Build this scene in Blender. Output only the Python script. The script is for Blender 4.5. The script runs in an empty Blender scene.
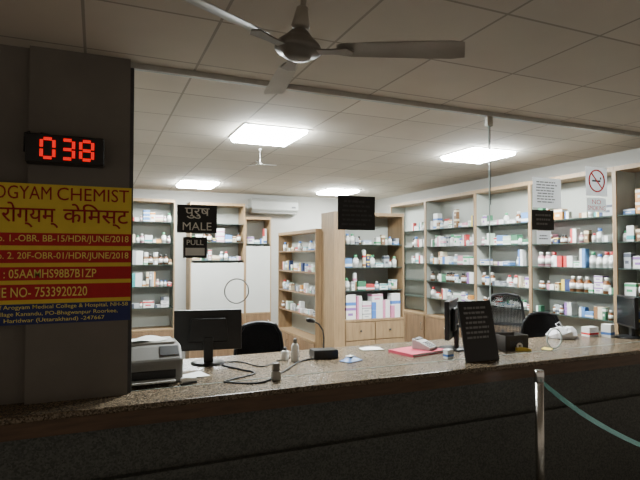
import bpy, bmesh, math, random
from mathutils import Vector, Matrix
random.seed(11)
C = bpy.context.scene.collection
pi = math.pi
sin, cos = math.sin, math.cos
# ------------------------------------------------------------------ camera
F = 520.0
TH = math.radians(23.3)
PT = math.atan(15/520)
CAM = Vector((0, 0, 1.7))
fwd = Vector((sin(TH)*cos(PT), cos(TH)*cos(PT), sin(PT)))
rgt = Vector((cos(TH), -sin(TH), 0))
upv = rgt.cross(fwd)
cd = bpy.data.cameras.new('camera')
cam = bpy.data.objects.new('camera', cd)
C.objects.link(cam)
cd.sensor_width = 36
cd.lens = F/640*36
R = Matrix((rgt, upv, -fwd)).transposed()
cam.matrix_world = Matrix.Translation(CAM) @ R.to_4x4()
bpy.context.scene.camera = cam

def ray(px, py):
    return fwd + rgt*((px-320)/F) + upv*((240-py)/F)
def atY(px, py, Y):
    d = ray(px, py); return CAM + d*((Y-CAM.y)/d.y)
def atX(px, py, X):
    d = ray(px, py); return CAM + d*((X-CAM.x)/d.x)
def atZ(px, py, Z):
    d = ray(px, py); return CAM + d*((Z-CAM.z)/d.z)

# ------------------------------------------------------------------ materials
def mat(name, col, rough=.6, metal=0, noise=0, scale=20, emit=None, es=0, col2=None, stretch=None, spec=.5):
    m = bpy.data.materials.new(name); m.use_nodes = True
    nt = m.node_tree; b = nt.nodes['Principled BSDF']
    b.inputs['Base Color'].default_value = (*col, 1)
    b.inputs['Roughness'].default_value = rough
    b.inputs['Metallic'].default_value = metal
    b.inputs['Specular IOR Level'].default_value = spec
    if emit:
        b.inputs['Emission Color'].default_value = (*emit, 1)
        b.inputs['Emission Strength'].default_value = es
    c2 = col2 or tuple(max(0, c*(1-noise)) for c in col)
    if noise or col2:
        tc = nt.nodes.new('ShaderNodeTexCoord')
        mp = nt.nodes.new('ShaderNodeMapping')
        if stretch: mp.inputs['Scale'].default_value = stretch
        n = nt.nodes.new('ShaderNodeTexNoise'); n.inputs['Scale'].default_value = scale
        n.inputs['Detail'].default_value = 5
        r = nt.nodes.new('ShaderNodeValToRGB')
        r.color_ramp.elements[0].position = .35; r.color_ramp.elements[1].position = .65
        r.color_ramp.elements[0].color = (*c2, 1); r.color_ramp.elements[1].color = (*col, 1)
        nt.links.new(tc.outputs['Object'], mp.inputs['Vector'])
        nt.links.new(mp.outputs['Vector'], n.inputs['Vector'])
        nt.links.new(n.outputs['Fac'], r.inputs['Fac'])
        nt.links.new(r.outputs['Color'], b.inputs['Base Color'])
    return m

def grid_mat(name, col, line, size, ox, oy, lw, rough=.8, var=.06):
    m = bpy.data.materials.new(name); m.use_nodes = True
    nt = m.node_tree; b = nt.nodes['Principled BSDF']; b.inputs['Roughness'].default_value = rough
    tc = nt.nodes.new('ShaderNodeTexCoord'); sp = nt.nodes.new('ShaderNodeSeparateXYZ')
    nt.links.new(tc.outputs['Object'], sp.inputs[0])
    def M(op, a, v=None):
        n = nt.nodes.new('ShaderNodeMath'); n.operation = op
        if isinstance(a, (int, float)): n.inputs[0].default_value = a
        else: nt.links.new(a, n.inputs[0])
        if v is not None:
            if isinstance(v, (int, float)): n.inputs[1].default_value = v
            else: nt.links.new(v, n.inputs[1])
        return n.outputs[0]
    es = []; cells = []
    for ax, o in (('X', ox), ('Y', oy)):
        q = M('DIVIDE', M('SUBTRACT', sp.outputs[ax], o), size)
        cells.append(M('FLOOR', q))
        f = M('ABSOLUTE', M('SUBTRACT', M('FRACT', q), .5))
        es.append(M('GREATER_THAN', f, .5-lw/size/2))
    e = M('MAXIMUM', es[0], es[1])
    cb = nt.nodes.new('ShaderNodeCombineXYZ'); nt.links.new(cells[0], cb.inputs[0]); nt.links.new(cells[1], cb.inputs[1])
    wn = nt.nodes.new('ShaderNodeTexWhiteNoise'); nt.links.new(cb.outputs[0], wn.inputs['Vector'])
    ns = nt.nodes.new('ShaderNodeTexNoise'); ns.inputs['Scale'].default_value = 3; nt.links.new(tc.outputs['Object'], ns.inputs['Vector'])
    k = M('ADD', M('MULTIPLY', wn.outputs['Value'], var), M('MULTIPLY', ns.outputs['Fac'], var*1.5))
    k = M('ADD', k, 1-var*1.2)
    mx = nt.nodes.new('ShaderNodeVectorMath'); mx.operation = 'SCALE'
    mx.inputs[0].default_value = col; nt.links.new(k, mx.inputs['Scale'])
    mix = nt.nodes.new('ShaderNodeMix'); mix.data_type = 'RGBA'
    nt.links.new(e, mix.inputs[0]); nt.links.new(mx.outputs[0], mix.inputs[6]); mix.inputs[7].default_value = (*line, 1)
    nt.links.new(mix.outputs[2], b.inputs['Base Color'])
    return m

def granite_mat(name, a, b_, c, rough, vs=200):
    m = bpy.data.materials.new(name); m.use_nodes = True
    nt = m.node_tree; b = nt.nodes['Principled BSDF']; b.inputs['Roughness'].default_value = rough
    tc = nt.nodes.new('ShaderNodeTexCoord')
    v = nt.nodes.new('ShaderNodeTexVoronoi'); v.inputs['Scale'].default_value = vs
    n = nt.nodes.new('ShaderNodeTexNoise'); n.inputs['Scale'].default_value = 60; n.inputs['Detail'].default_value = 6
    for q in (v, n): nt.links.new(tc.outputs['Object'], q.inputs['Vector'])
    s = nt.nodes.new('ShaderNodeSeparateColor'); nt.links.new(v.outputs['Color'], s.inputs[0])
    ad = nt.nodes.new('ShaderNodeMath'); ad.operation = 'ADD'
    nt.links.new(s.outputs[0], ad.inputs[0]); nt.links.new(n.outputs['Fac'], ad.inputs[1])
    hf = nt.nodes.new('ShaderNodeMath'); hf.operation = 'MULTIPLY'; hf.inputs[1].default_value = .5
    nt.links.new(ad.outputs[0], hf.inputs[0])
    r = nt.nodes.new('ShaderNodeValToRGB')
    r.color_ramp.elements[0].position = .3; r.color_ramp.elements[0].color = (*a, 1)
    r.color_ramp.elements[1].position = .7; r.color_ramp.elements[1].color = (*c, 1)
    e = r.color_ramp.elements.new(.5); e.color = (*b_, 1)
    nt.links.new(hf.outputs[0], r.inputs['Fac']); nt.links.new(r.outputs['Color'], b.inputs['Base Color'])
    return m

def thin_paper(name, col):
    m = bpy.data.materials.new(name); m.use_nodes = True
    nt = m.node_tree; nt.nodes.remove(nt.nodes['Principled BSDF']); out = nt.nodes['Material Output']
    d = nt.nodes.new('ShaderNodeBsdfDiffuse'); t = nt.nodes.new('ShaderNodeBsdfTranslucent')
    ns = nt.nodes.new('ShaderNodeTexNoise'); ns.inputs['Scale'].default_value = 40
    tc = nt.nodes.new('ShaderNodeTexCoord'); nt.links.new(tc.outputs['Object'], ns.inputs['Vector'])
    r = nt.nodes.new('ShaderNodeValToRGB'); r.color_ramp.elements[0].color = (*[c*.95 for c in col], 1); r.color_ramp.elements[1].color = (*col, 1)
    nt.links.new(ns.outputs['Fac'], r.inputs['Fac'])
    nt.links.new(r.outputs[0], d.inputs[0]); nt.links.new(r.outputs[0], t.inputs[0])
    mx = nt.nodes.new('ShaderNodeMixShader'); mx.inputs[0].default_value = .55
    nt.links.new(d.outputs[0], mx.inputs[1]); nt.links.new(t.outputs[0], mx.inputs[2]); nt.links.new(mx.outputs[0], out.inputs[0])
    return m

TILE = .54
MT = dict(
    ceil=grid_mat('ceiling_tile', (.53, .48, .405), (.30, .27, .225), TILE, 1.29-TILE/2, 4.08-TILE/2, .013, var=.10),
    floor=grid_mat('floor_tile', (.20, .185, .165), (.12, .11, .10), .6, 0, 0, .008, .35),
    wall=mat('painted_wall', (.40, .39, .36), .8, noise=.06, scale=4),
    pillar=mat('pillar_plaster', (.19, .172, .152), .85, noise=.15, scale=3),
    granite=granite_mat('granite', (.048, .034, .021), (.125, .092, .058), (.24, .185, .125), .27, 150),
    edge=mat('brown_edge', (.13, .072, .038), .35, noise=.4, scale=6, stretch=(1, 8, 8)),
    front=granite_mat('dark_panel', (.05, .055, .05), (.085, .09, .082), (.115, .12, .11), .5, 130),
    wood=mat('maple', (.36, .235, .125), .5, noise=.25, scale=5, stretch=(6, 6, .8)),
    wood2=mat('brown_wood', (.25, .15, .08), .5, noise=.3, scale=5, stretch=(6, 6, .8)),
    backp=mat('grey_green_laminate', (.41, .425, .385), .5, noise=.06, scale=3),
    blank=mat('white_laminate', (.58, .58, .55), .5, noise=.04, scale=3),
    sglass=mat('shelf_glass', (.05, .075, .065), .12),
    gedge=mat('glass_edge', (.42, .50, .48), .1),
    alu=mat('aluminium', (.55, .55, .54), .35, 1, noise=.1),
    steel=mat('steel', (.62, .60, .56), .25, 1, noise=.1),
    chrome=mat('chrome', (.8, .8, .8), .12, 1),
    black=mat('black_plastic', (.012, .012, .013), .4, noise=.2),
    dark=mat('dark_grey_plastic', (.05, .05, .055), .5, noise=.2),
    grey=mat('grey_plastic', (.19, .182, .165), .5, noise=.08),
    lgrey=mat('light_grey_plastic', (.38, .37, .34), .5, noise=.06),
    white=mat('white_plastic', (.82, .82, .80), .45, noise=.04),
    acw=mat('grey_white_plastic', (.34, .34, .315), .45, noise=.05),  # even grey-white tone for the air conditioner body
    paper=mat('paper', (.85, .85, .82), .9, noise=.05),
    tpaper=thin_paper('translucent_paper', (.88, .89, .90)),
    fan=mat('fan_enamel', (.40, .365, .31), .4, noise=.12, scale=8),
    fandark=mat('fan_dark', (.20, .18, .155), .35, noise=.1),
    lamp=mat('lamp_diffuser', (.9, .9, .9), .5, emit=(.90, .96, .95), es=170),
    led=mat('led_red', (.5, .0, .0), .4, emit=(1, .0, .0), es=1.1),
    redband=mat('banner_red', (.55, .012, .02), .6, noise=.1),
    maroon=mat('banner_heading_red', (.38, .004, .01), .6, noise=.1),
    yellow=mat('banner_yellow', (.82, .60, .07), .6, noise=.05),
    navy=mat('banner_navy', (.02, .03, .15), .6, noise=.1),
    texty=mat('lettering_yellow', (.92, .78, .20), .7),
    textw=mat('lettering_white', (.88, .86, .78), .7),
    textg=mat('lettering_grey', (.22, .22, .22), .7),
    textk=mat('lettering_black', (.02, .02, .02), .7),
    signk=mat('sign_black', (.010, .010, .011), .35),
    red=mat('sign_red', (.65, .01, .01), .6),
    belt=mat('belt_green', (.02, .075, .055), .85, noise=.2, scale=120),
    fabric=mat('black_mesh_fabric', (.018, .018, .02), .9, noise=.4, scale=90),
    cable=mat('cable_black', (.015, .015, .015), .5),
    blue=mat('blue_plastic', (.06, .18, .50), .4, noise=.2),
    pinkp=mat('pink_card', (.62, .08, .13), .7, noise=.1),
    ypl=mat('yellow_plastic', (.8, .6, .08), .45, noise=.1),
    card=mat('dark_card', (.06, .052, .045), .8, noise=.2),
    screen=mat('dark_screen', (.008, .009, .011), .12, noise=.05),
    bag=mat('white_film', (.8, .8, .82), .35, noise=.08, scale=30),
)

# ------------------------------------------------------------------ mesh building
class MB:
    def __init__(s): s.bm = bmesh.new()
    def box(s, x0, x1, y0, y1, z0, z1, mi=0, bev=0, M=None, seg=2):
        ps = [(x, y, z) for x in (x0, x1) for y in (y0, y1) for z in (z0, z1)]
        vs = [s.bm.verts.new(M @ Vector(p) if M else p) for p in ps]
        fs = [s.bm.faces.new([vs[i] for i in f]) for f in ((0, 1, 3, 2), (4, 6, 7, 5), (0, 4, 5, 1), (2, 3, 7, 6), (0, 2, 6, 4), (1, 5, 7, 3))]
        for f in fs: f.material_index = mi
        if bev:
            es = list({e for f in fs for e in f.edges})
            r = bmesh.ops.bevel(s.bm, geom=es, offset=bev, segments=seg, affect='EDGES', profile=.5)
            for f in r['faces']: f.material_index = mi
        return s
    def tube(s, pts, r, mi=0, seg=10, closed=False, cap=True):
        pts = [Vector(p) for p in pts]; n = len(pts)
        rs = r if isinstance(r, (list, tuple)) else [r]*n
        rings = []; prev = None
        for i, p in enumerate(pts):
            if closed: t = pts[(i+1) % n]-pts[i-1]
            else: t = pts[min(i+1, n-1)]-pts[max(i-1, 0)]
            t.normalize()
            if prev is None:
                a = Vector((0, 0, 1)) if abs(t.z) < .9 else Vector((1, 0, 0))
                u = t.cross(a).normalized()
            else:
                u = (prev-t*prev.dot(t)).normalized()
            prev = u; v = t.cross(u)
            rings.append([s.bm.verts.new(p+(u*cos(2*pi*k/seg)+v*sin(2*pi*k/seg))*rs[i]) for k in range(seg)])
        for i in range(n if closed else n-1):
            A = rings[i]; B = rings[(i+1) % n]
            for k in range(seg):
                f = s.bm.faces.new((A[k], A[(k+1) % seg], B[(k+1) % seg], B[k])); f.smooth = True; f.material_index = mi
        if cap and not closed:
            for q in (rings[0], rings[-1]):
                f = s.bm.faces.new(q); f.material_index = mi
        return s
    def lathe(s, prof, c=(0, 0, 0), mi=0, seg=20, smooth=True, mis=None):
        rings = []
        for r, z in prof:
            rings.append([s.bm.verts.new((c[0]+r*cos(2*pi*k/seg), c[1]+r*sin(2*pi*k/seg), c[2]+z)) for k in range(seg)])
        for i in range(len(prof)-1):
            for k in range(seg):
                f = s.bm.faces.new((rings[i][k], rings[i][(k+1) % seg], rings[i+1][(k+1) % seg], rings[i+1][k]))
                f.smooth = smooth; f.material_index = mis[i] if mis else mi
        f = s.bm.faces.new(rings[0]); f.material_index = mis[0] if mis else mi
        f = s.bm.faces.new(rings[-1]); f.material_index = mis[-1] if mis else mi
        return s
    def prism(s, poly, axis, a, b, mi=0, bev=0):
        # poly of 2D points; axis 'x' -> (y,z), 'y' -> (x,z), 'z' -> (x,y)
        def P(p, t):
            return {'x': (t, p[0], p[1]), 'y': (p[0], t, p[1]), 'z': (p[0], p[1], t)}[axis]
        A = [s.bm.verts.new(P(p, a)) for p in poly]; B = [s.bm.verts.new(P(p, b)) for p in poly]
        fs = [s.bm.faces.new(A), s.bm.faces.new(B[::-1])]
        n = len(poly)
        for i in range(n): fs.append(s.bm.faces.new((A[i], B[i], B[(i+1) % n], A[(i+1) % n])))
        for f in fs: f.material_index = mi
        if bev:
            es = list({e for f in fs for e in f.edges})
            r = bmesh.ops.bevel(s.bm, geom=es, offset=bev, segments=2, affect='EDGES', profile=.5)
            for f in r['faces']: f.material_index = mi
        return s
    def sheet(s, grid, mi=0, smooth=True):
        V = [[s.bm.verts.new(p) for p in row] for row in grid]
        for i in range(len(V)-1):
            for j in range(len(V[0])-1):
                f = s.bm.faces.new((V[i][j], V[i][j+1], V[i+1][j+1], V[i+1][j])); f.smooth = smooth; f.material_index = mi
        return s
    def mesh(s, name, mats):
        bmesh.ops.recalc_face_normals(s.bm, faces=s.bm.faces)
        me = bpy.data.meshes.new(name); s.bm.to_mesh(me); s.bm.free()
        for m in (mats if isinstance(mats, (list, tuple)) else [mats]): me.materials.append(m)
        return me
    def build(s, name, mats, parent=None, loc=None, rz=0):
        o = bpy.data.objects.new(name, s.mesh(name, mats)); C.objects.link(o)
        if parent: o.parent = parent
        if loc is not None: o.location = loc
        o.rotation_euler = (0, 0, rz)
        return o

def tag(o, label, cat, group=None):
    o['label'] = label; o['category'] = cat
    if group: o['group'] = group
    return o
def thing(name, label, cat, loc=(0, 0, 0), rz=0, group=None, rot=None):
    o = bpy.data.objects.new(name, None); C.objects.link(o)
    o.location = loc; o.rotation_euler = rot or (0, 0, rz); o.empty_display_size = .1
    return tag(o, label, cat, group)
def struct(name, mb, m):
    o = mb.build(name, m); o['kind'] = 'structure'; return o

def text_part(name, txt, m, parent, cx, cz, w, h, y, bold=0):
    cu = bpy.data.curves.new('t', 'FONT'); cu.body = txt; cu.align_x = 'CENTER'; cu.size = 1; cu.resolution_u = 3; cu.offset = bold
    ob = bpy.data.objects.new('t', cu); C.objects.link(ob)
    dg = bpy.context.evaluated_depsgraph_get(); dg.update()
    me = bpy.data.meshes.new_from_object(ob.evaluated_get(dg))
    bpy.data.objects.remove(ob); bpy.data.curves.remove(cu)
    me.name = name
    if not me.vertices: return None
    xs = [v.co.x for v in me.vertices]; ys = [v.co.y for v in me.vertices]
    sx = w/max(1e-6, max(xs)-min(xs)); sy = h/max(1e-6, max(ys)-min(ys))
    mx = (max(xs)+min(xs))/2; my = (max(ys)+min(ys))/2
    for v in me.vertices:
        v.co = Vector((cx+(v.co.x-mx)*sx, y, cz+(v.co.y-my)*sy))
    me.materials.clear(); me.materials.append(m)
    o = bpy.data.objects.new(name, me); C.objects.link(o); o.parent = parent
    return o
def lines_part(name, m, parent, x0, x1, z0, z1, n, y, seed=1):
    rn = random.Random(seed); mb = MB(); st = (z1-z0)/n
    for i in range(n):
        zc = z1-(i+.5)*st; x = x0+rn.random()*.1*(x1-x0)
        e = x1-rn.random()*.25*(x1-x0)
        while x < e:
            l = min(e-x, (x1-x0)*(.08+.14*rn.random()))
            mb.box(x, x+l, y-.0004, y, zc-st*.22, zc+st*.22)
            x += l+(x1-x0)*.03
    return mb.build(name, m, parent)

# ------------------------------------------------------------------ setting
CZ = 2.70; CT = 1.0
GY = 2.85
struct('floor', MB().box(-3, 6, -2.5, 8.5, -.05, 0), MT['floor'])
struct('ceiling', MB().box(-3, 6, -2.5, 8.5, CZ, CZ+.05), MT['ceil'])
struct('wall_back', MB().box(-.8, 4.8, 8.3, 8.4, 0, CZ), MT['wall'])
struct('wall_left', MB().box(-.9, -.8, 3.6, 8.4, 0, CZ), MT['wall'])
struct('wall_right', MB().box(4.66, 4.76, 2.9, 8.3, 0, CZ), MT['wall'])
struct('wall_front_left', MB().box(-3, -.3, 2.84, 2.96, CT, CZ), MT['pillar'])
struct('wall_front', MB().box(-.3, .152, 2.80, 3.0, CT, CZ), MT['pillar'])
struct('wall_front_right', MB().box(4.66, 6, 2.80, 2.9, 0, CZ), MT['pillar'])
struct('trim_1', MB().box(.152, 4.66, GY-.012, GY+.022, CZ-.03, CZ), MT['alu'])
struct('trim_2', MB().box(.152, .172, GY-.012, GY+.022, CT, CZ-.03), MT['dark'])

# frameless glass partition: the clear panes show only as their polished edges, fittings and hole rims
xj = atY(490, 200, GY).x
def ring(mb, c, r, t):
    mb.tube([(c[0]+r*cos(a*pi/16), c[1], c[2]+r*sin(a*pi/16)) for a in range(32)], t, closed=True, seg=8)
for i, (x0, x1) in enumerate(((.172, xj-.001), (xj+.001, 4.655))):
    mb = MB(); e = .002
    mb.box(x0, x0+e, GY+.003, GY+.009, CT, CZ-.03); mb.box(x1-e, x1, GY+.003, GY+.009, CT, CZ-.03)
    mb.box(x0+e, x1-e, GY+.003, GY+.009, CT, CT+e); mb.box(x0+e, x1-e, GY+.003, GY+.009, CZ-.03-e, CZ-.03)
    w = struct('window_%d' % (i+1), mb, MT['gedge'])
    if i == 0:
        c = atY(237, 291, GY); mb = MB(); ring(mb, (c.x, GY+.005, c.z), .068, .0035); mb.build('speaking_hole_rim', MT['lgrey'], w)
    else:
        c = atY(555, 342, GY); mb = MB(); ring(mb, (c.x, GY+.005, CT+.085), .072, .005); mb.build('speaking_hole_rim', MT['gedge'], w)
        MB().box(xj-.024, xj+.024, GY-.012, GY+.022, CZ-.10, CZ-.03, bev=.004).build('patch_fitting', MT['steel'], w)
        MB().tube([(xj, GY-.006, CZ-.09), (xj+.002, GY-.006, 2.3), (xj, GY-.006, 2.05)], .0025).build('pull_wire', MT['dark'], w)
        MB().box(xj-.02, xj+.02, GY-.012, GY+.022, CT, CT+.04, bev=.004).build('patch_fitting', MT['steel'], w)

# counter
ct = thing('service_counter', 'long pharmacy counter with brown speckled stone top and dark front', 'counter', (1.0, 2.6, 0))
ct_x0, ct_x1 = -3.0-1.0, 4.64-1.0
xr = 4.26-1.0
MB().prism([(ct_x0, 0), (ct_x1, 0), (ct_x1, .30), (xr, .30), (xr, .75), (2.3, .75), (2.3, 1.0), (ct_x0, 1.0)], 'z', CT-.03, CT, bev=.006).build('countertop', MT['granite'], ct)
MB().box(ct_x0, ct_x1, .004, .028, CT-.10, CT-.03).build('edge_strip', MT['edge'], ct)
MB().box(ct_x0, ct_x1, .06, .10, 0, CT-.03).build('front_panel', MT['front'], ct)
MB().box(ct_x0, ct_x1, .02, .06, .62, .66).build('ledge_rail', MT['front'], ct)
for x in (ct_x0, -1.7, 0, 1.7, xr-.03):
    MB().box(x, x+.03, .10, .72, 0, CT-.03).build('support_panel', MT['wood2'], ct)

# ------------------------------------------------------------------ ceiling lights
lamp_lab = ['glowing square ceiling panel light nearest the left pillar', 'glowing square ceiling panel light above the right wall shelves',
            'small far ceiling panel light above the back shelves by the left', 'far ceiling panel light above the drawer bay in the middle']
for i, (x, y) in enumerate(((1.29, 4.08), (3.45, 4.08), (1.29, 7.32), (3.45, 7.32))):
    t = thing('ceiling_light', lamp_lab[i], 'ceiling light', (x, y, CZ), 0, 'ceiling panel lights')
    h = TILE/2; mb = MB()
    for a in ((-h, h, -h, -h+.02), (-h, h, h-.02, h), (-h, -h+.02, -h+.02, h-.02), (h-.02, h, -h+.02, h-.02)):
        mb.box(a[0], a[1], a[2], a[3], -.008, 0)
    mb.build('frame', MT['white'], t)
    k = h-.022
    MB().prism([(-k, -.002), (k, -.002), (k, -.028), (k-.02, -.042), (-k+.02, -.042), (-k, -.028)], 'y', -k, k).build('diffuser', MT['lamp'], t)

# ------------------------------------------------------------------ ceiling fan in the hall
def ceiling_fan(label, x, y, ang, drop=.30, tilt=0, sc=1.0, m1='fan', m2='fandark'):
    off = rgt*(drop*sin(tilt))
    t = thing('ceiling_fan', label, 'fan', (x+off.x, y+off.y, CZ))
    ax = Vector((fwd.x, fwd.y, 0)).normalized()
    t.rotation_euler = Matrix.Rotation(tilt, 3, ax).to_euler()
    def L(pr): return [(r*sc, -drop+(z*sc)) for r, z in pr]
    MB().lathe([(.02*sc, -.09*sc), (.055*sc, -.07*sc), (.06*sc, -.012), (.055*sc, -.003)]).build('canopy', MT[m1], t)
    MB().tube([(0, 0, -.05*sc), (0, 0, -drop+.05*sc)], .010*sc, seg=14).build('downrod', MT[m1], t)
    MB().lathe(L([(.012, .145), (.020, .14), (.026, .11), (.032, .075), (.027, .07), (.013, .068)])).build('collar', MT[m1], t)
    MB().lathe(L([(.016, .064), (.030, .058), (.042, .044), (.056, .030), (.074, .014), (.080, .004), (.080, -.008), (.074, -.014), (.050, -.018), (.046, -.032), (.026, -.038), (.008, -.040)]), seg=32).build('motor_housing', MT[m2], t)
    for k in range(3):
        a = ang+k*2*pi/3
        n = 10
        up = []
        for i in range(n+1):
            r = (.14+.41*i/n)*sc
            w = (.035+.012*i/n)*sc
            if i == n: w *= .8
            if i == 0: w *= .75
            up.append([(r, s*w, -drop-.004*sc-s*w*.20+.004*sc*(1-s*s)) for s in (-1, -.5, 0, .5, 1)])
        mb = MB(); mb.sheet(up)
        dn = [[(p[0], p[1], p[2]-.003*sc) for p in row] for row in up]
        mb.sheet(dn)
        b = mb.build('blade', MT[m1], t, rz=a)
        MB().prism([(q[0]*sc, q[1]*sc) for q in ((.06, -.02), (.12, -.018), (.18, -.028), (.195, 0), (.18, .028), (.12, .018), (.06, .02))], 'z', -drop-.014*sc, -drop-.009*sc).build('blade_bracket', MT[m2], b)
    return t
hub = atZ(298, 49, CZ-.30)
ceiling_fan('three-blade brown-grey ceiling fan hanging from rod in front of counter', hub.x, hub.y, -TH+math.radians(-16), tilt=math.radians(6.5))
hub = atZ(260, 164, CZ-.15)  # small fan built inside the shop to stand for a reflection in the glass
ceiling_fan('tiny white fan added for a reflection in the glass, behind the nearest panel light', hub.x, hub.y, -TH+math.radians(25), drop=.15, sc=.30, m1='white', m2='lgrey')

# ------------------------------------------------------------------ led display on pillar
PY = 2.80
a = atY(25, 132, PY-.09); b = atY(104, 166, PY-.09)
led = thing('led_sign', 'black queue display with red digits mounted on the pillar', 'display', ((a.x+b.x)/2, PY, (a.z+b.z)/2))
w2 = (b.x-a.x)/2; h2 = (a.z-b.z)/2
MB().box(-w2, w2, -.09, 0, -h2, h2, bev=.006).build('housing', MT['black'], led)
def digit(ch, cx, w, h):
    segs = {'0': 'abcdef', '3': 'abgcd', '8': 'abcdefg'}[ch]
    tk = .0145; mb = MB(); y0, y1 = -.093, -.0895
    def hb(z): mb.box(cx-w/2+tk*.6, cx+w/2-tk*.6, y0, y1, z-tk/2, z+tk/2)
    def vb(x, z0, z1): mb.box(x-tk/2, x+tk/2, y0, y1, z0+tk*.3, z1-tk*.3)
    if 'a' in segs: hb(h/2)
    if 'g' in segs: hb(0)
    if 'd' in segs: hb(-h/2)
    if 'f' in segs: vb(cx-w/2, 0, h/2)
    if 'b' in segs: vb(cx+w/2, 0, h/2)
    if 'e' in segs: vb(cx-w/2, -h/2, 0)
    if 'c' in segs: vb(cx+w/2, -h/2, 0)
    return mb.build('digit', MT['led'], led)
for i, ch in enumerate('038'):
    digit(ch, -.075+i*.083, .052, .088)
MB().tube([(-w2+.02, -.02, h2), (-w2+.01, -.02, h2+.02), (-w2-.01, -.015, h2+.012), (-w2-.012, -.01, -.01)], .004).build('cable', MT['cable'], led)
MB().tube([(-w2+.05, -.03, h2), (-w2+.06, -.025, h2+.015), (-w2+.12, -.02, h2+.006)], .004).build('cable', MT['cable'], led)

# ------------------------------------------------------------------ banner
bz1 = atY(65, 185, PY-.01).z; bz0 = atY(65, 323, PY-.01).z
bx1 = atY(131, 250, PY-.01).x; bx0 = -.54
bn = thing('shop_sign', 'red and yellow pharmacy name banner fixed to the pillar', 'banner', ((bx0+bx1)/2, PY-.006, bz0))
W = bx1-bx0; H = bz1-bz0; K = H/138.0
def zz(p): return (323-p)*K
MB().box(-W/2, W/2, 0, .006, 0, H).build('banner_sheet', MT['yellow'], bn)
def band(m, p0, p1): MB().box(-W/2, W/2, -.001, 0, zz(p1), zz(p0)).build('colour_band', m, bn)
band(MT['redband'], 233.5, 246); band(MT['redband'], 250.5, 263); band(MT['redband'], 267, 280); band(MT['redband'], 284, 299)
band(MT['navy'], 303, 323)
yt = -.0016
lx = -W/2+.012
def row(txt, p, hp, m, x0=None, x1=None, bold=.003):
    x0 = lx if x0 is None else x0; x1 = W/2-.012 if x1 is None else x1
    text_part('lettering', txt, m, bn, (x0+x1)/2, zz(p), x1-x0, hp*K, yt, bold)
rw = W-.024
row('AROGYAM', 194, 13, MT['maroon'], lx, lx+rw*.485, 0)
row('CHEMIST', 194, 13, MT['maroon'], lx+rw*.52, None, 0)
row('आरोग्यम्', 216, 25, MT['maroon'], lx+.03, lx+rw*.53, .008)
row('के\u093fमस्ट', 216, 25, MT['maroon'], lx+rw*.56, None, .008)
row('D.L. No. 1.-OBR. BB-15/HDR/JUNE/2018', 239.7, 8.5, MT['texty'])
row('D.L. No. 2. 20F-OBR-01/HDR/JUNE/2018', 256.7, 8.5, MT['texty'])
row('GSTIN : 05AAMHS98B7B1ZP', 273.5, 8.5, MT['texty'], lx, W/2-.16)
row('PHONE NO- 7533920220', 291.5, 9.5, MT['texty'], lx, W/2-.2)
row('Campus of Arogyam Medical College & Hospital, NH-58', 306.5, 5, MT['texty'])
row('Village Kanandu, PO-Bhagwanpur Roorkee,', 313, 5, MT['texty'], lx+.1, W/2-.06)
row('Haridwar (Uttarakhand) -247667', 319.3, 5, MT['texty'], lx+.14, W/2-.12)

# ------------------------------------------------------------------ signs on the glass
def glass_sign(name, label, px0, py0, px1, py1, m, off=.003, cat='sign'):
    a = atY(px0, (py0+py1)/2, GY-off); b = atY(px1, (py0+py1)/2, GY-off)
    tz = atY((px0+px1)/2, py0, GY-off).z; bz = atY((px0+px1)/2, py1, GY-off).z
    t = thing(name, label, cat, ((a.x+b.x)/2, GY-off, bz))
    w = (b.x-a.x); h = tz-bz
    MB().box(-w/2, w/2, 0, off, 0, h).build('board', m, t)
    return t, w, h
t, w, h = glass_sign('counter_sign', 'black sign with white Hindi and MALE lettering on the glass', 177, 205, 217, 233, MT['signk'])
text_part('lettering', 'पुरुष', MT['textw'], t, 0, h*.70, w*.62, h*.38, -.0006, .006)
text_part('lettering', 'MALE', MT['textw'], t, 0, h*.24, w*.72, h*.28, -.0006, 0)
t, w, h = glass_sign('door_sign', 'small black and white PULL sign below the MALE sign', 183, 237, 207, 258, MT['signk'])
text_part('lettering', 'PULL', MT['textw'], t, 0, h*.74, w*.7, h*.24, -.0006, .005)
MB().box(-w*.4, w*.4, -.0006, 0, h*.12, h*.48).build('white_panel', MT['paper'], t)
t, w, h = glass_sign('notice_sign', 'blank-looking black square notice on middle of the glass', 338, 196, 375, 230, MT['signk'])
lines_part('faded_lettering', MT['dark'], t, -w*.42, w*.42, h*.1, h*.9, 6, -.0002, 2)
t, w, h = glass_sign('paper_notice', 'white paper notice with grey print, upper right of the glass', 533, 178, 561, 208, MT['tpaper'], cat='notice')
lines_part('faded_lettering', MT['textg'], t, -w*.4, w*.4, h*.15, h*.9, 8, -.0002, 3)
t, w, h = glass_sign('counter_sign', 'small black sign with grey lettering directly under the white paper notice', 532, 210, 554, 230, MT['signk'])
lines_part('faded_lettering', MT['textg'], t, -w*.36, w*.36, h*.2, h*.85, 3, -.0002, 4)
t, w, h = glass_sign('paper_notice', 'tiny white paper slip under the small black sign', 537, 231, 551, 244, MT['tpaper'], cat='notice')
lines_part('faded_lettering', MT['textg'], t, -w*.36, w*.36, h*.3, h*.75, 2, -.0002, 5)
t, w, h = glass_sign('no_smoking_sign', 'white no smoking sign with red ring and cigarette on the glass', 586, 167, 607, 196, MT['tpaper'])
mb = MB(); r = w*.36; cz = h*.52
mb.tube([(r*cos(a*pi/16), -.001, cz+r*sin(a*pi/16)) for a in range(32)], .006, closed=True, seg=6)
mb.tube([(-r*.7, -.0015, cz+r*.7), (r*.7, -.0015, cz-r*.7)], .005, seg=6)
mb.build('prohibition_ring', MT['red'], t)
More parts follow.
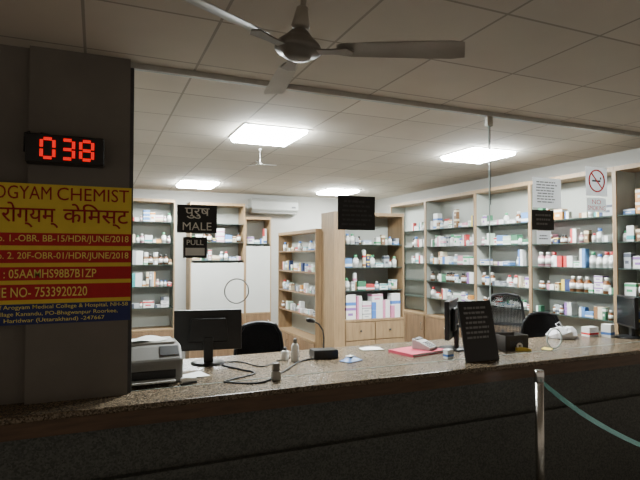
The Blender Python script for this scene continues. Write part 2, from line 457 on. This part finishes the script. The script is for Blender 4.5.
mb = MB(); mb.box(-r*.6, r*.5, -.0008, 0, cz-.008, cz+.006); mb.box(r*.45, r*.6, -.0008, 0, cz+.012, cz+.03); mb.build('cigarette', MT['textk'], t)
t, w, h = glass_sign('paper_notice', 'white paper strip with red lettering below the no smoking sign', 587, 198, 606, 212, MT['tpaper'], cat='notice')
text_part('lettering', 'NO', MT['red'], t, 0, h*.72, w*.46, h*.32, -.0006, 0)
text_part('lettering', 'SMOKING', MT['red'], t, 0, h*.28, w*.92, h*.32, -.0006, 0)

# ------------------------------------------------------------------ shelving
def shelf_unit(label, loc, rz, w, h, d, zs, base_h, doors, shelf_m, left_w=.018, drawers=False, top=True, door_panel=None, group='wooden shelving bays', slim=False):
    t = thing('shelving_unit', label, 'shelf', loc, rz, group)
    s = .018
    for (x0, x1) in ((0, left_w), (w-s, w)):
        mb = MB()
        if slim:
            mb.box(x0, x1, 0, .016, 0, h, 0); mb.box(x0, x1, .016, d, 0, h, 1)
        else:
            mb.box(x0, x1, 0, d, 0, h, 0)
        mb.build('side_panel', [MT['wood'], MT['backp']], t)
    MB().box(left_w, w-s, d-.012, d, base_h, h-.03).build('back_panel', MT['backp'], t)
    if top: MB().box(left_w, w-s, 0, d, h-.04, h).build('top_board', MT['wood'], t)
    MB().box(left_w, w-s, .004, d-.012, 0, base_h-.025).build('base_cabinet', MT['wood2'], t)
    MB().box(left_w, w-s, -.012, d-.012, base_h-.025, base_h).build('ledge', MT['wood'], t)
    tk = .009 if shelf_m is MT['sglass'] else .02
    for z in zs:
        MB().box(left_w, w-s, .01, d-.013, z-tk, z).build('shelf', shelf_m, t)
    iw = w-s-left_w
    if drawers:
        for i in range(2):
            for j in range(2):
                x0 = left_w+i*iw/2+.006; x1 = left_w+(i+1)*iw/2-.006; z1 = base_h-.035-j*.22
                dr = MB().box(x0, x1, -.012, .004, z1-.21, z1, bev=.003).build('drawer', MT['wood'], t)
                MB().lathe([(.006, 0), (.006, .01), (.013, .016), (.012, .024), (.004, .028)], seg=12).build('knob', MT['dark'], dr).matrix_local = Matrix.Translation(((x0+x1)/2, -.012, z1-.1)) @ Matrix.Rotation(pi/2, 4, 'X')
    else:
        for i in range(doors):
            x0 = left_w+i*iw/doors+.004; x1 = left_w+(i+1)*iw/doors-.004
            dr = MB().box(x0, x1, -.012, .004, .08, base_h-.035, bev=.003).build('door', MT['wood2'], t)
            MB().tube([(x1-.04, -.012, base_h-.12), (x1-.04, -.035, base_h-.12), (x1-.04, -.035, base_h-.22), (x1-.04, -.012, base_h-.22)], .005, seg=6).build('handle', MT['steel'], dr)
    if door_panel:
        MB().box(left_w, w-s, .0, .018, door_panel[0], door_panel[1]).build('blank_panel', MT['blank'], t)
    return t

PAL = [('white', (.82, .82, .80), 'blue', (.08, .22, .62)), ('white', (.82, .82, .80), 'red', (.62, .06, .06)),
       ('white', (.82, .82, .80), 'green', (.08, .40, .18)), ('white', (.80, .82, .82), 'teal', (.05, .40, .42)),
       ('white', (.82, .80, .80), 'pink', (.72, .25, .42)), ('white', (.82, .82, .80), 'orange', (.78, .35, .06)),
       ('blue', (.12, .28, .60), 'white', (.82, .82, .80)), ('pale green', (.50, .66, .52), 'white', (.82, .82, .80)),
       ('grey', (.40, .42, .44), 'dark', (.08, .09, .12)), ('white', (.84, .84, .82), 'grey', (.42, .43, .45)),
       ('cream', (.78, .70, .52), 'brown', (.32, .16, .07)), ('white', (.84, .84, .82), 'purple', (.30, .14, .45)),
       ('pink', (.75, .32, .42), 'white', (.82, .82, .80)), ('red', (.55, .06, .06), 'white', (.82, .82, .80)), ('orange', (.75, .34, .08), 'white', (.82, .82, .80)),
       ('dark green', (.06, .20, .11), 'white', (.82, .82, .80)), ('navy', (.04, .06, .16), 'yellow', (.8, .6, .1)), ('brown', (.25, .14, .07), 'cream', (.78, .70, .52))]
PW = [4, 3, 3, 2.5, 2, 2, 2, 2, 3.5, 3.5, 3.5, 2, .8, 1.2, 1.2, 1.8, 1.8, 1.8]
CM = {}
def colm(c):
    if c not in CM: CM[c] = mat('pack_%d' % len(CM), c, .45, noise=.05, scale=40)
    return CM[c]
SIZES = [(.09, .055, .08), (.06, .09, .06), (.12, .07, .10), (.05, .12, .05), (.15, .10, .12), (.08, .04, .09), (.105, .11, .08), (.045, .08, .05), (.11, .05, .09), (.07, .14, .06), (.06, .06, .06), (.035, .105, .035), (.13, .15, .10)]
ME = {}
def carton_mesh(si, pi_):
    k = ('c', si, pi_)
    if k in ME: return ME[k]
    w, h, d = SIZES[si]; p = PAL[pi_]; mb = MB()
    mb.box(-w/2, w/2, -d/2, d/2, 0, h, 0, bev=.002, seg=1)
    sty = (si+pi_) % 3; e = .0006
    if sty == 0: mb.box(-w/2-e, w/2+e, -d/2-e, d/2+e, h*.12, h*.38, 1)
    elif sty == 1: mb.box(-w/2-e, -w*.12, -d/2-e, d/2+e, .001, h-.0005, 1)
    else:
        mb.box(-w/2-e, w/2+e, -d/2-e, d/2+e, h*.72, h*.94, 1); mb.box(-w*.3, w*.2, -d/2-e, -d/2+.002, h*.3, h*.5, 1)
    ME[k] = mb.mesh('medicine_carton', [colm(p[1]), colm(p[3])]); return ME[k]
BOT = [('white', (.84, .84, .82), 'blue', (.08, .22, .62)), ('white', (.84, .84, .82), 'red', (.62, .06, .06)), ('amber', (.22, .08, .02), 'white', (.82, .82, .80)),
       ('white', (.84, .84, .82), 'green', (.08, .40, .18)), ('pink', (.70, .35, .42), 'white', (.82, .82, .80)), ('brown', (.12, .05, .02), 'black', (.03, .03, .03)), ('pale blue', (.35, .50, .66), 'white', (.82, .82, .80))]
BS = [(.024, .10), (.030, .13), (.021, .085), (.034, .15)]
def bottle_mesh(si, bi):
    k = ('b', si, bi)
    if k in ME: return ME[k]
    r, h = BS[si]; p = BOT[bi]; mb = MB()
    mb.lathe([(r*.9, 0), (r, .004), (r, h*.18), (r*1.01, h*.18), (r*1.01, h*.55), (r, h*.55), (r, h*.64), (r*.5, h*.78), (r*.5, h*.80), (r*.58, h*.80), (r*.58, h), (r*.5, h)],
             seg=14, mis=[0, 0, 0, 2, 2, 0, 0, 0, 1, 1, 1])
    ME[k] = mb.mesh('medicine_bottle', [colm(p[1]), colm(p[3]), MT['paper']]); return ME[k]
ORD = ['first', 'second', 'third', 'fourth', 'fifth', 'sixth', 'seventh', 'eighth', 'ninth', 'tenth', 'eleventh', 'twelfth', 'thirteenth', 'fourteenth', 'fifteenth', 'sixteenth', 'seventeenth', 'eighteenth', 'nineteenth', 'twentieth']
NI = [0, 0]
def fill(t, w, zs, ceil_z, bay, rn, skip=.2, bott=.42, x0=.035, gap=.008, big=False, stack=.5, pal=None):
    """zs from low to high; shelf names count from the top"""
    M = t.matrix_basis.copy()
    n = len(zs)
    for i, z in enumerate(zs):
        clr = (zs[i+1] if i+1 < n else ceil_z)-z-.03
        sname = ('top' if i == n-1 else ('bottom' if i == 0 else ORD[n-1-i]))
        x = x0+rn.random()*.03; items = []; fails = 0; nb = 0; lastb = None
        while fails < 14 and nb < len(ORD):
            if rn.random() < skip: x += .04+.08*rn.random()
            si = None
            if rn.random() < bott:
                if lastb and rn.random() < .5: b_, bi = lastb
                else: b_ = rn.randrange(len(BS)); bi = rn.randrange(len(BOT))
                lastb = (b_, bi); r, h = BS[b_]
                ww = 2*r; dd = 2*r; nm = 'medicine_bottle'
                lb = '%s plastic bottle with %s cap' % (BOT[bi][0], BOT[bi][2]); cat = 'bottle'
            else:
                si = rn.randrange(len(SIZES)-1)
                if big: si = rn.choice([4, 6, 9, 2, 12])
                ww, h, dd = SIZES[si]
                q = rn.choices(range(len(PAL)), pal or PW)[0]; nm = 'medicine_carton'
                lb = '%s carton with %s print' % (PAL[q][0], PAL[q][2]); cat = 'medicine box'
            if h > clr or x+ww > w-.03: fails += 1; continue
            me = bottle_mesh(b_, bi) if si is None else carton_mesh(si, q)
            yy = .03+dd/2+rn.random()*.04
            items.append((x+ww/2, yy, z, me, nm, '%s, %s from left' % (lb, ORD[nb]), cat))
            lev = 1
            while si is not None and (lev+1)*h < clr and lev < 3 and rn.random() < stack:
                q2 = q if rn.random() < .6 else rn.choices(range(len(PAL)), pal or PW)[0]
                items.append((x+ww/2, yy, z+h*lev, carton_mesh(si, q2), nm, '%s carton with %s print, %s above %s pack' % (PAL[q2][0], PAL[q2][2], ['', 'stacked', 'topmost'][lev], ORD[nb]), cat))
                lev += 1
            nb += 1
            x += ww+gap*(.4+1.4*rn.random())
        for j, (xx, yy, z_, me, nm, lb, cat) in enumerate(items):
            o = bpy.data.objects.new(nm, me); C.objects.link(o)
            o.matrix_basis = M @ Matrix.Translation((xx, yy, z_)) @ Matrix.Rotation(rn.uniform(-.05, .05), 4, 'Z')
            tag(o, '%s, %s shelf, %s' % (lb, sname, bay), cat, 'medicine packs in '+bay)
            NI[cat == 'bottle'] += 1

RX = 4.30
# bays on the right wall, far to near
edges = [7.15, atX(425, 255, RX).y, atX(475, 255, RX).y, atX(530, 255, RX).y, atX(615, 255, RX).y, 2.93]
names = ['far right-wall bay', 'third right-wall bay', 'second right-wall bay', 'widest right-wall bay', 'nearest right-wall bay']
labs = ['wall shelving bay farthest back on the right wall', 'maple shelving bay on right wall, third from the glass', 'maple shelving bay on right wall beside the bay behind the white notice',
        'wide maple shelving bay on right wall behind the white notice', 'narrow end shelving bay at the right edge by the glass']
RZS = [.86, 1.10, 1.34, 1.58, 1.82, 2.06]
rn = random.Random(5)
for i in range(5):
    w = edges[i]-edges[i+1]
    t = shelf_unit(labs[i], (RX, edges[i], 0), -pi/2, w-.002, 2.50, .27, RZS[1:], RZS[0], 2, MT['sglass'], slim=True)
    fill(t, w, RZS[1:] if i > 0 else RZS[3:], 2.42, names[i], rn, skip=.05, stack=.30, x0=.50 if i == 0 else .03, gap=.006)
# back left tall unit
BY = 7.92
def bx(px): return atY(px, 255, BY).x
LZS = [.62, .93, 1.24, 1.56, 1.88, 2.19]
t = shelf_unit('maple shelving bay at far left of the back wall', (-.05, BY, 0), 0, bx(175)+.05, 2.52, .36, LZS[1:], LZS[0], 2, MT['sglass'], slim=True)
fill(t, bx(175)+.05, LZS[1:], 2.46, 'back-left bay', rn, skip=.0, x0=.5, stack=.5, bott=.3)
t = shelf_unit('maple cabinet bay with blank white panel behind the PULL sign', (bx(190), BY, 0), 0, bx(245)-bx(190), 2.50, .36, [1.62, 1.90, 2.18], .80, 2, MT['sglass'], door_panel=(.80, 1.58))
fill(t, bx(245)-bx(190), [1.62, 1.90], 2.15, 'blank-panel bay', rn, skip=.0, stack=.35)
t = shelf_unit('narrow maple cabinet bay with blank white panel beneath the air conditioner', (bx(245)+.003, BY, 0), 0, bx(271)-bx(245), 2.30, .36, [1.88], .80, 1, MT['sglass'], door_panel=(.80, 1.84))
fill(t, bx(271)-bx(245), [1.88], 2.24, 'narrow blank-panel bay', rn, skip=.0, stack=.3)
# peninsula
PX = atY(328, 255, 5.6).x; PXc = atY(334, 255, 5.6).x; PX2 = atY(345, 255, 5.6).x; PX3 = atY(404, 255, 5.6).x
yf = atX(278, 255, PX).y
ZL = [.62, .92, 1.20, 1.48, 1.76]
t = shelf_unit('low brown wooden shelving running back from the drawer bay', (PX+.003, yf, 0), -pi/2, yf-5.985, 2.03, .225, ZL[1:], ZL[0], 3, MT['wood2'])
fill(t, yf-5.985, ZL[1:], 1.97, 'brown side shelving', rn, skip=.35, stack=.08, bott=.35, gap=.02)
FZ = [.92, 1.27, 1.55, 1.83]
t = shelf_unit('maple shelving bay with knobbed drawers behind the microphone', (PXc, 5.6, 0), 0, PX3-PXc, 2.22, .38, FZ[1:], FZ[0], 2, MT['sglass'], left_w=PX2-PXc, drawers=True)
fill(t, PX3-PXc, FZ[1:], 2.16, 'drawer bay', rn, skip=.03, x0=PX2-PXc+.02, stack=.3)
fill(t, PX3-PXc, [FZ[0]], 1.26, 'drawer bay ledge', rn, skip=.0, x0=PX2-PXc+.03, big=True, bott=.0, stack=1, pal=[1, 1, 0, 0, 4, 0, 0, 0, 0, 2, 0, 1, 4, 0, 0, 0, 0, 0])

# air conditioner on back wall
a = atY(252, 206, 8.06); b = atY(299, 206, 8.06)
ac = thing('air_conditioner', 'white split air conditioner high on the back wall', 'air conditioner', ((a.x+b.x)/2, 8.3, 2.37))
wa = (b.x-a.x)/2
MB().prism([(0, 0), (0, .25), (-.17, .25), (-.215, .20), (-.22, .07), (-.15, 0)], 'x', -wa, wa, bev=.008).build('body', MT['acw'], ac)
MB().box(-wa+.03, wa-.03, -.20, -.14, .012, .03).build('louvre', MT['grey'], ac)
MB().box(wa-.12, wa-.05, -.222, -.216, .10, .13).build('status_panel', MT['dark'], ac)

# ------------------------------------------------------------------ monitors
def monitor(label, loc, rz, w, h, z0):
    t = thing('computer_monitor', label, 'monitor', loc, rz)
    MB().box(-w/2, w/2, -.018, .016, z0, z0+h, bev=.006).build('casing', MT['black'], t)
    MB().prism([(-w*.3, z0+h*.2), (w*.3, z0+h*.2), (w*.26, z0+h*.8), (-w*.26, z0+h*.8)], 'y', -.045, -.018, bev=.01).build('rear_bulge', MT['black'], t)
    MB().box(-w/2+.014, w/2-.014, .016, .0175, z0+.02, z0+h-.014).build('screen', MT['screen'], t)
    MB().box(-.03, .03, -.05, -.02, .012, z0+h*.35, bev=.006).build('stand_neck', MT['black'], t)
    mb = MB(); mb.lathe([(.11, 0), (.11, .006), (.09, .013), (.02, .016)], seg=28)
    mb.build('stand_base', MT['black'], t)
    return t
p = atZ(208, 363, CT)
monitor('black flat monitor seen from behind, beside the printer', (p.x, p.y, CT), math.radians(-8), .43, .26, .085)
p = atZ(452, 349, CT)
monitor('black monitor turned nearly edge-on behind the leaning black board', (p.x, p.y, CT), math.radians(42), .40, .28, .09)
monitor('black monitor at the right end of the counter against glass', (4.165, 3.05, CT), math.radians(58), .36, .26, .09)

# printer
pr = thing('printer', 'beige-grey desktop printer beside the pillar on the counter', 'printer', (.30, 2.95, CT))
MB().prism([(0, .0), (.34, 0), (.34, .195), (.10, .195), (.0, .125)], 'x', -.18, .15, bev=.014).build('body', MT['grey'], pr)
MB().box(-.13, .11, -.004, .05, .03, .075, bev=.004).build('output_slot', MT['black'], pr)
MB().box(-.12, .10, -.075, .0, .022, .03).build('output_tray', MT['lgrey'], pr)
mb = MB(); mb.box(.03, .13, 0, .07, 0, .004, M=Matrix.Translation((0, .03, .147)) @ Matrix.Rotation(math.radians(35), 4, 'X')); mb.build('control_panel', MT['black'], pr)
MB().box(-.15, .12, .12, .32, .194, .208, bev=.004).build('lid', MT['lgrey'], pr)

def sheet_obj(name, label, cat, loc, rz, w, d, m, amp=.004, group=None, parent=None, seed=1):
    rn = random.Random(seed); n = 8
    ph = rn.random()*6
    top = [[(-w/2+w*i/n, -d/2+d*j/n, .002+amp*(1+sin(3*i/n*2+ph)*cos(2.5*j/n+ph))) for j in range(n+1)] for i in range(n+1)]
    mb = MB(); mb.sheet(top); mb.sheet([[(q[0], q[1], q[2]-.001) for q in r] for r in top])
    o = mb.build(name, m, None, loc, rz); tag(o, label, cat, group); return o
sheet_obj('paper_sheet', 'white paper sheet lying on top of the printer', 'paper', (.27, 3.16, CT+.207), .25, .20, .15, MT['paper'], amp=.008, seed=5)
p = atZ(182, 378, CT); sheet_obj('paper_sheet', 'white paper sheet lying in front of the printer', 'paper', (p.x+.06, p.y+.02, CT), .3, .17, .12, MT['paper'], seed=2)
p = atZ(365, 347, CT); sheet_obj('paper_sheet', 'white paper sheet on counter right of the microphone', 'paper', (p.x, p.y-.1, CT), -.2, .16, .12, MT['paper'], seed=3)

# cables on the counter
def cable(label, pts, r=.005):
    P = []
    c = [Vector((atZ(x, y, CT).x, atZ(x, y, CT).y, CT+r)) for x, y in pts]
    for i in range(len(c)-1):
        p0 = c[max(i-1, 0)]; p1 = c[i]; p2 = c[i+1]; p3 = c[min(i+2, len(c)-1)]
        for k in range(6):
            t = k/6
            P.append(.5*((2*p1)+(p2-p0)*t+(2*p0-5*p1+4*p2-p3)*t*t+(3*p1-p0-3*p2+p3)*t**3))
    P.append(c[-1])
    o = MB().tube(P, r, seg=8).build('cable', MT['cable']); tag(o, label, 'cable'); return o
cable('black cable looped on the counter between monitor and microphone', [(222, 366), (240, 370), (255, 374), (232, 380), (226, 383), (262, 383), (284, 372), (300, 362), (316, 359)])
cable('thin black cable snaking along the counter behind the looped one', [(210, 364), (238, 362), (262, 367), (282, 360), (300, 357)], .004)

# microphone
p = atZ(322, 357, CT)
mc = thing('desk_microphone', 'black gooseneck announcement microphone on the counter', 'microphone', (p.x, p.y, CT), -.15)
MB().prism([(-.08, 0), (.08, 0), (.08, .03), (.05, .055), (-.08, .06)], 'x', -.075, .095, bev=.006).build('base', MT['black'], mc)
g = [(.02, .03, .055), (.022, .03, .12), (.012, .025, .18), (-.02, .01, .225), (-.055, -.005, .245)]
MB().tube(g, .0055, seg=10).build('gooseneck', MT['dark'], mc)
MB().tube([(-.05, -.003, .243), (-.065, -.01, .25), (-.10, -.025, .258), (-.115, -.03, .259)], [.008, .014, .016, .009], seg=12).build('microphone_head', MT['black'], mc)
MB().box(.045, .075, -.07, -.04, .04, .05, bev=.002).build('button', MT['red'], mc)

def bottle(label, px, py, r, h, bm, cm, name='bottle'):
    p = atZ(px, py, CT)
    t = thing(name, label, 'bottle', (p.x, p.y, CT))
    MB().lathe([(r*.92, 0), (r, .004), (r, h*.66), (r*.6, h*.78), (r*.4, h*.80)], seg=18).build('body', bm, t)
    MB().lathe([(r*.5, h*.79), (r*.5, h*.92), (r*.3, h)], seg=14).build('cap', cm, t)
bottle('small white bottle with grey cap beside the microphone', 295, 361, .026, .15, MT['white'], MT['grey'], 'plastic_bottle')
bottle('short white bottle with dark cap just left of taller white bottle', 285, 360, .024, .085, MT['white'], MT['dark'], 'plastic_bottle')
p = atZ(276, 380, CT)
t = thing('rubber_stamp', 'small grey stamp standing among the cables on the counter', 'stamp', (p.x, p.y, CT))
MB().box(-.024, .024, -.018, .018, 0, .05, bev=.004).build('stamp_body', MT['lgrey'], t)
MB().box(-.02, .02, -.014, .014, .05, .095, bev=.006).build('handle', MT['grey'], t)
p = atZ(177, 384, CT)
t = thing('stapler', 'small pale stapler on counter beside the white paper', 'stapler', (p.x+.06, GY+.05, CT), .3)
MB().box(-.045, .045, -.012, .012, 0, .01, bev=.002).build('stapler_base', MT['dark'], t)
MB().prism([(-.045, .016), (.045, .012), (.045, .028), (-.03, .04), (-.045, .036)], 'y', -.011, .011, bev=.003).build('stapler_arm', MT['white'], t)
MB().box(-.05, -.04, -.01, .01, .008, .02).build('hinge', MT['steel'], t)

# blue packet
p = atZ(351, 361, CT)
t = thing('wipes_packet', 'crumpled blue and white packet beside the microphone', 'packet', (p.x, p.y, CT), .4)
n = 8
top = [[(-.07+.14*i/n, -.045+.09*j/n, .006+.028*sin(pi*i/n)*sin(pi*j/n)+.006*sin(i*2.3+j*1.7)*sin(pi*i/n)*sin(pi*j/n)) for j in range(n+1)] for i in range(n+1)]
mb = MB(); mb.sheet(top); mb.sheet([[(q[0], q[1], .0005) for q in r] for r in top]); mb.build('pouch', MT['blue'], t)
MB().box(-.03, .02, -.02, .025, .030, .036, bev=.003).build('flap', MT['white'], t)

# pink-red folder with papers, grey device on top
p = atZ(420, 352, CT)
fx, fy = p.x-.02, p.y
t = thing('document_folder', 'pink-red folder with white papers under the grey card machine', 'folder', (fx, fy, CT), .22)
MB().box(-.17, .17, -.12, .12, 0, .004, bev=.0015).build('back_cover', MT['pinkp'], t)
MB().box(-.155, .16, -.112, .112, .004, .016).build('paper_stack', MT['paper'], t)
MB().box(-.17, .17, -.12, .12, .016, .020, bev=.0015).build('front_cover', MT['pinkp'], t)
MB().box(-.174, -.169, -.12, .12, 0, .02).build('spine', MT['pinkp'], t)
t = thing('card_machine', 'grey sloping card machine resting on the pink-red folder', 'card machine', (fx+.06, fy-.01, CT+.0205), .45)
MB().prism([(-.07, 0), (.08, 0), (.08, .075), (.03, .06), (-.07, .022)], 'x', -.055, .055, bev=.006).build('body', MT['lgrey'], t)
mb = MB(); sl = Matrix.Translation((0, -.02, .0415)) @ Matrix.Rotation(math.atan(.38), 4, 'X')
for i in range(3):
    for j in range(4): mb.box(-.038+i*.027, -.018+i*.027, -.042+j*.018, -.03+j*.018, 0, .004, M=sl)
mb.build('keypad', MT['black'], t)
MB().box(-.04, .04, .0, .028, 0, .003, M=Matrix.Translation((0, .042, .0655)) @ Matrix.Rotation(math.atan(.30), 4, 'X')).build('display', MT['black'], t)
p = atZ(437, 356, CT)
t = thing('small_carton', 'small white carton standing at right end of the folder', 'box', (p.x+.02, GY+.06, CT), .2)
MB().box(-.03, .03, -.02, .02, 0, .06, bev=.002).build('carton_body', MT['white'], t)
MB().box(-.0305, .0305, -.0205, .0205, .015, .03).build('printed_band', MT['blue'], t)
MB().box(-.026, .026, -.016, .016, .06, .062).build('lid_flap', MT['white'], t)

# leaning black board in front of glass
L = .40
lb_x = (atY(463, 360, 2.74).x+atY(503, 360, 2.74).x)/2
tilt = math.asin((GY-.018-2.745)/L)
lb = thing('leaning_notice_board', 'black notice board leaning on the glass on counter front', 'sign', (lb_x, 2.74, CT+.001), rot=(-tilt, 0, 0))
wl = .275
MB().box(-wl/2, wl/2, 0, .012, 0, L, bev=.002).build('board', MT['signk'], lb)
lines_part('faded_lettering', MT['textg'], lb, -wl*.38, wl*.38, L*.35, L*.92, 7, -.0002, 9)

# dark tray and yellow items
p = atZ(516, 350, CT)
t = thing('desk_tray', 'dark open tray behind the leaning black board', 'tray', (p.x, p.y+.06, CT), -.1)
mb = MB(); w_, d_, h_ = .10, .08, .11
mb.box(-w_, w_, -d_, d_, 0, .004)
for q in ((-w_, -w_+.004, -d_, d_), (w_-.004, w_, -d_, d_), (-w_, w_, -d_, -d_+.004), (-w_, w_, d_-.004, d_)): mb.box(*q, .004, h_)
mb.build('tray_body', MT['card'], t)
MB().box(-.06, .05, -.0825, -.08, .03, .07).build('label_sticker', MT['dark'], t)
p = atZ(537, 355, CT)
t = thing('tape_dispenser', 'small yellow and white tape dispenser on counter beside the dark tray', 'tape dispenser', (p.x+.03, GY+.07, CT), -.3)
MB().prism([(-.055, 0), (.055, 0), (.055, .014), (.02, .018), (-.02, .03), (-.055, .026)], 'y', -.016, .016, bev=.003).build('dispenser_body', MT['ypl'], t)
mb = MB(); mb.tube([(-.028+.016*cos(a*pi/8), 0, .036+.016*sin(a*pi/8)) for a in range(16)], .008, closed=True, seg=8); mb.build('tape_roll', MT['white'], t)
p = atZ(548, 349, CT)
sheet_obj('paper_slip', 'small yellow slip lying behind the tape dispenser', 'paper', (p.x, p.y, CT), .5, .10, .07, MT['ypl'], seed=7)
# carrier bag and cartons on right counter
p = atZ(563, 338, CT)
t = thing('carrier_bag', 'crumpled white plastic carrier bag on right part of counter', 'bag', (p.x, p.y, CT))
rb = random.Random(3); mb = MB(); S = 16; prof = [(.02, 0), (.10, .003), (.125, .03), (.11, .06), (.07, .085), (.03, .095)]
rings = []
for r, z in prof:
    rings.append([mb.bm.verts.new((r*(1+.18*sin(3*k*2*pi/S+z*30)+rb.uniform(-.08, .08))*cos(2*pi*k/S)*1.1, r*(1+rb.uniform(-.12, .12))*sin(2*pi*k/S)*.8, max(0, z+(rb.uniform(-.012, .012) if z > .01 else 0)))) for k in range(S)])
for i in range(len(rings)-1):
    for k in range(S): mb.bm.faces.new((rings[i][k], rings[i][(k+1) % S], rings[i+1][(k+1) % S], rings[i+1][k]))
mb.bm.faces.new(rings[0]); mb.bm.faces.new(rings[-1])
mb.build('bag_film', MT['bag'], t)
hm = MB(); hm.tube([(-.05, 0, .085), (-.07, .01, .12), (-.03, .01, .135), (.0, 0, .09)], .005, seg=6); hm.build('handle_loop', MT['bag'], t)
for i, (px, py, w_, h_, lab) in enumerate(((590, 336, .11, .08, 'pale carton on counter beside the carrier bag'), (608, 337, .07, .11, 'tall white carton on counter left of the end monitor'))):
    p = atZ(px, py, CT)
    t = thing('small_carton', lab, 'box', (p.x, p.y, CT), .2*i)
    MB().box(-w_/2, w_/2, -.04, .04, 0, h_, bev=.002).build('carton_body', MT['white'], t)
    MB().box(-w_/2-.0005, w_/2+.0005, -.0405, .0405, h_*.2, h_*.4).build('printed_band', [MT['red'], MT['blue']][i], t)

# ------------------------------------------------------------------ office chairs
def chair(label, x, y, rz, seat_h, back_top, bw, solid=False, arm=.26):
    t = thing('office_chair', label, 'chair', (x, y, 0), rz)
    MB().box(-.21, .21, -.21, .21, seat_h-.07, seat_h, bev=.025, seg=3).build('seat', MT['fabric'], t)
    g = []; NR = 40; NC = 29
    for k in range(NR+1):
        u = k/NR
        z = seat_h+.12+(back_top-seat_h-.12)*u
        wv = bw/2*(.84+.16*sin(pi*min(u*1.1, 1)))*(1-.22*max(0, u-.85)/.15)
        g.append([(wv*(2*c/(NC-1)-1), .20+.05*sin(pi*u)-.035*(2*c/(NC-1)-1)**2+.02*u, z+.018*(1-(2*c/(NC-1)-1)**2)*u) for c in range(NC)])
    if solid:
        mb = MB(); mb.sheet(g); mb.sheet([[(q[0], q[1]+.02, q[2]) for q in r] for r in g]); mb.build('backrest', MT['fabric'], t)
    else:
        bk = MB().sheet(g).build('backrest_mesh', MT['fabric'], t)
        md = bk.modifiers.new('weave', 'WIREFRAME'); md.thickness = .0105; md.use_even_offset = False
    loop = [r[0] for r in g]+g[-1][1:-1]+[r[-1] for r in g[::-1]]+g[0][1:-1][::-1]
    mb = MB(); mb.tube(loop, .014, closed=True, seg=8); mb.build('back_frame', MT['black'], t)
    mm = g[15]
    MB().tube([(q[0], q[1]+.02, q[2]) for q in mm], .014).build('lumbar_bar', MT['black'], t)
    MB().tube([(0, .1, seat_h-.08), (0, .24, seat_h-.06), (0, .275, seat_h+.08), (0, .275, seat_h+.25)], .018).build('back_support', MT['black'], t)
    for s in (-1, 1):
        MB().tube([(s*.19, .02, seat_h-.05), (s*.24, .02, seat_h-.04), (s*.25, .02, seat_h+arm-.02)], .014).build('arm_post', MT['black'], t)
        MB().box(s*.25-.027, s*.25+.027, -.14, .14, seat_h+arm-.03, seat_h+arm, bev=.01).build('armrest', MT['black'], t)
    MB().lathe([(.03, .10), (.03, .28), (.02, .28), (.02, seat_h-.07)], seg=14).build('gas_lift', MT['steel'], t)
    for k in range(5):
        a = 2*pi*k/5
        lg = MB().tube([(.02*cos(a), .02*sin(a), .12), (.25*cos(a), .25*sin(a), .075)], [.022, .014]).build('base_leg', MT['black'], t)
        MB().tube([(.24*cos(a)-.02*sin(a), .24*sin(a)+.02*cos(a), .03), (.24*cos(a)+.02*sin(a), .24*sin(a)-.02*cos(a), .03)], .03, seg=14).build('caster', MT['dark'], lg)
chair('black mesh-backed office chair before the right wall shelves', 3.97, 4.20, -.45, .64, atY(513, 295, 4.43).z, .42, arm=.36)
chair('lower black office chair to the right of the mesh-backed chair', 3.89, 3.62, -.45, .55, atY(545, 314, 3.85).z, .38, solid=True)
p = atY(256, 330, 4.2)
chair('low black office chair behind the monitor by the printer', p.x, 4.0, -.15, .52, atY(256, 325, 4.2).z, .40, solid=True)

# ------------------------------------------------------------------ stanchions
def stanchion(label, x, y, htop):
    t = thing('queue_post', label, 'stanchion', (x, y, 0))
    MB().lathe([(.16, 0), (.16, .012), (.12, .022), (.03, .03)], seg=32).build('base', MT['steel'], t)
    MB().tube([(0, 0, .025), (0, 0, htop-.07)], .026, seg=20).build('post', MT['steel'], t)
    MB().lathe([(.028, htop-.07), (.03, htop-.065), (.03, htop-.01), (.026, htop)], seg=20).build('belt_head', MT['chrome'], t)
    return t
p = atZ(539, 370, 1.0)
q = (2.20, .95)
s1 = stanchion('steel queue post with green belt standing before the counter', p.x, p.y, 1.0)
g = []
dx, dy = q[0]-p.x, q[1]-p.y
for i in range(25):
    t_ = .03+i/24*.94
    z = .945-.13*4*t_*(1-t_)*1.0
    tw = 1.1*sin(pi*t_)
    g.append([(dx*t_+s*.013*sin(tw), dy*t_, z+s*.013*cos(tw)) for s in (-1, 1)])
mb = MB(); mb.sheet(g); mb.sheet([[(a[0]+.002, a[1], a[2]) for a in r] for r in g]); mb.build('belt', MT['belt'], s1)
stanchion('steel queue post at the near end of the green belt', q[0], q[1], 1.0)

# ------------------------------------------------------------------ world
w = bpy.data.worlds.new('world'); bpy.context.scene.world = w; w.use_nodes = True
bg = w.node_tree.nodes['Background']; bg.inputs[0].default_value = (1.0, .87, .71, 1); bg.inputs[1].default_value = .31
print('items', NI)
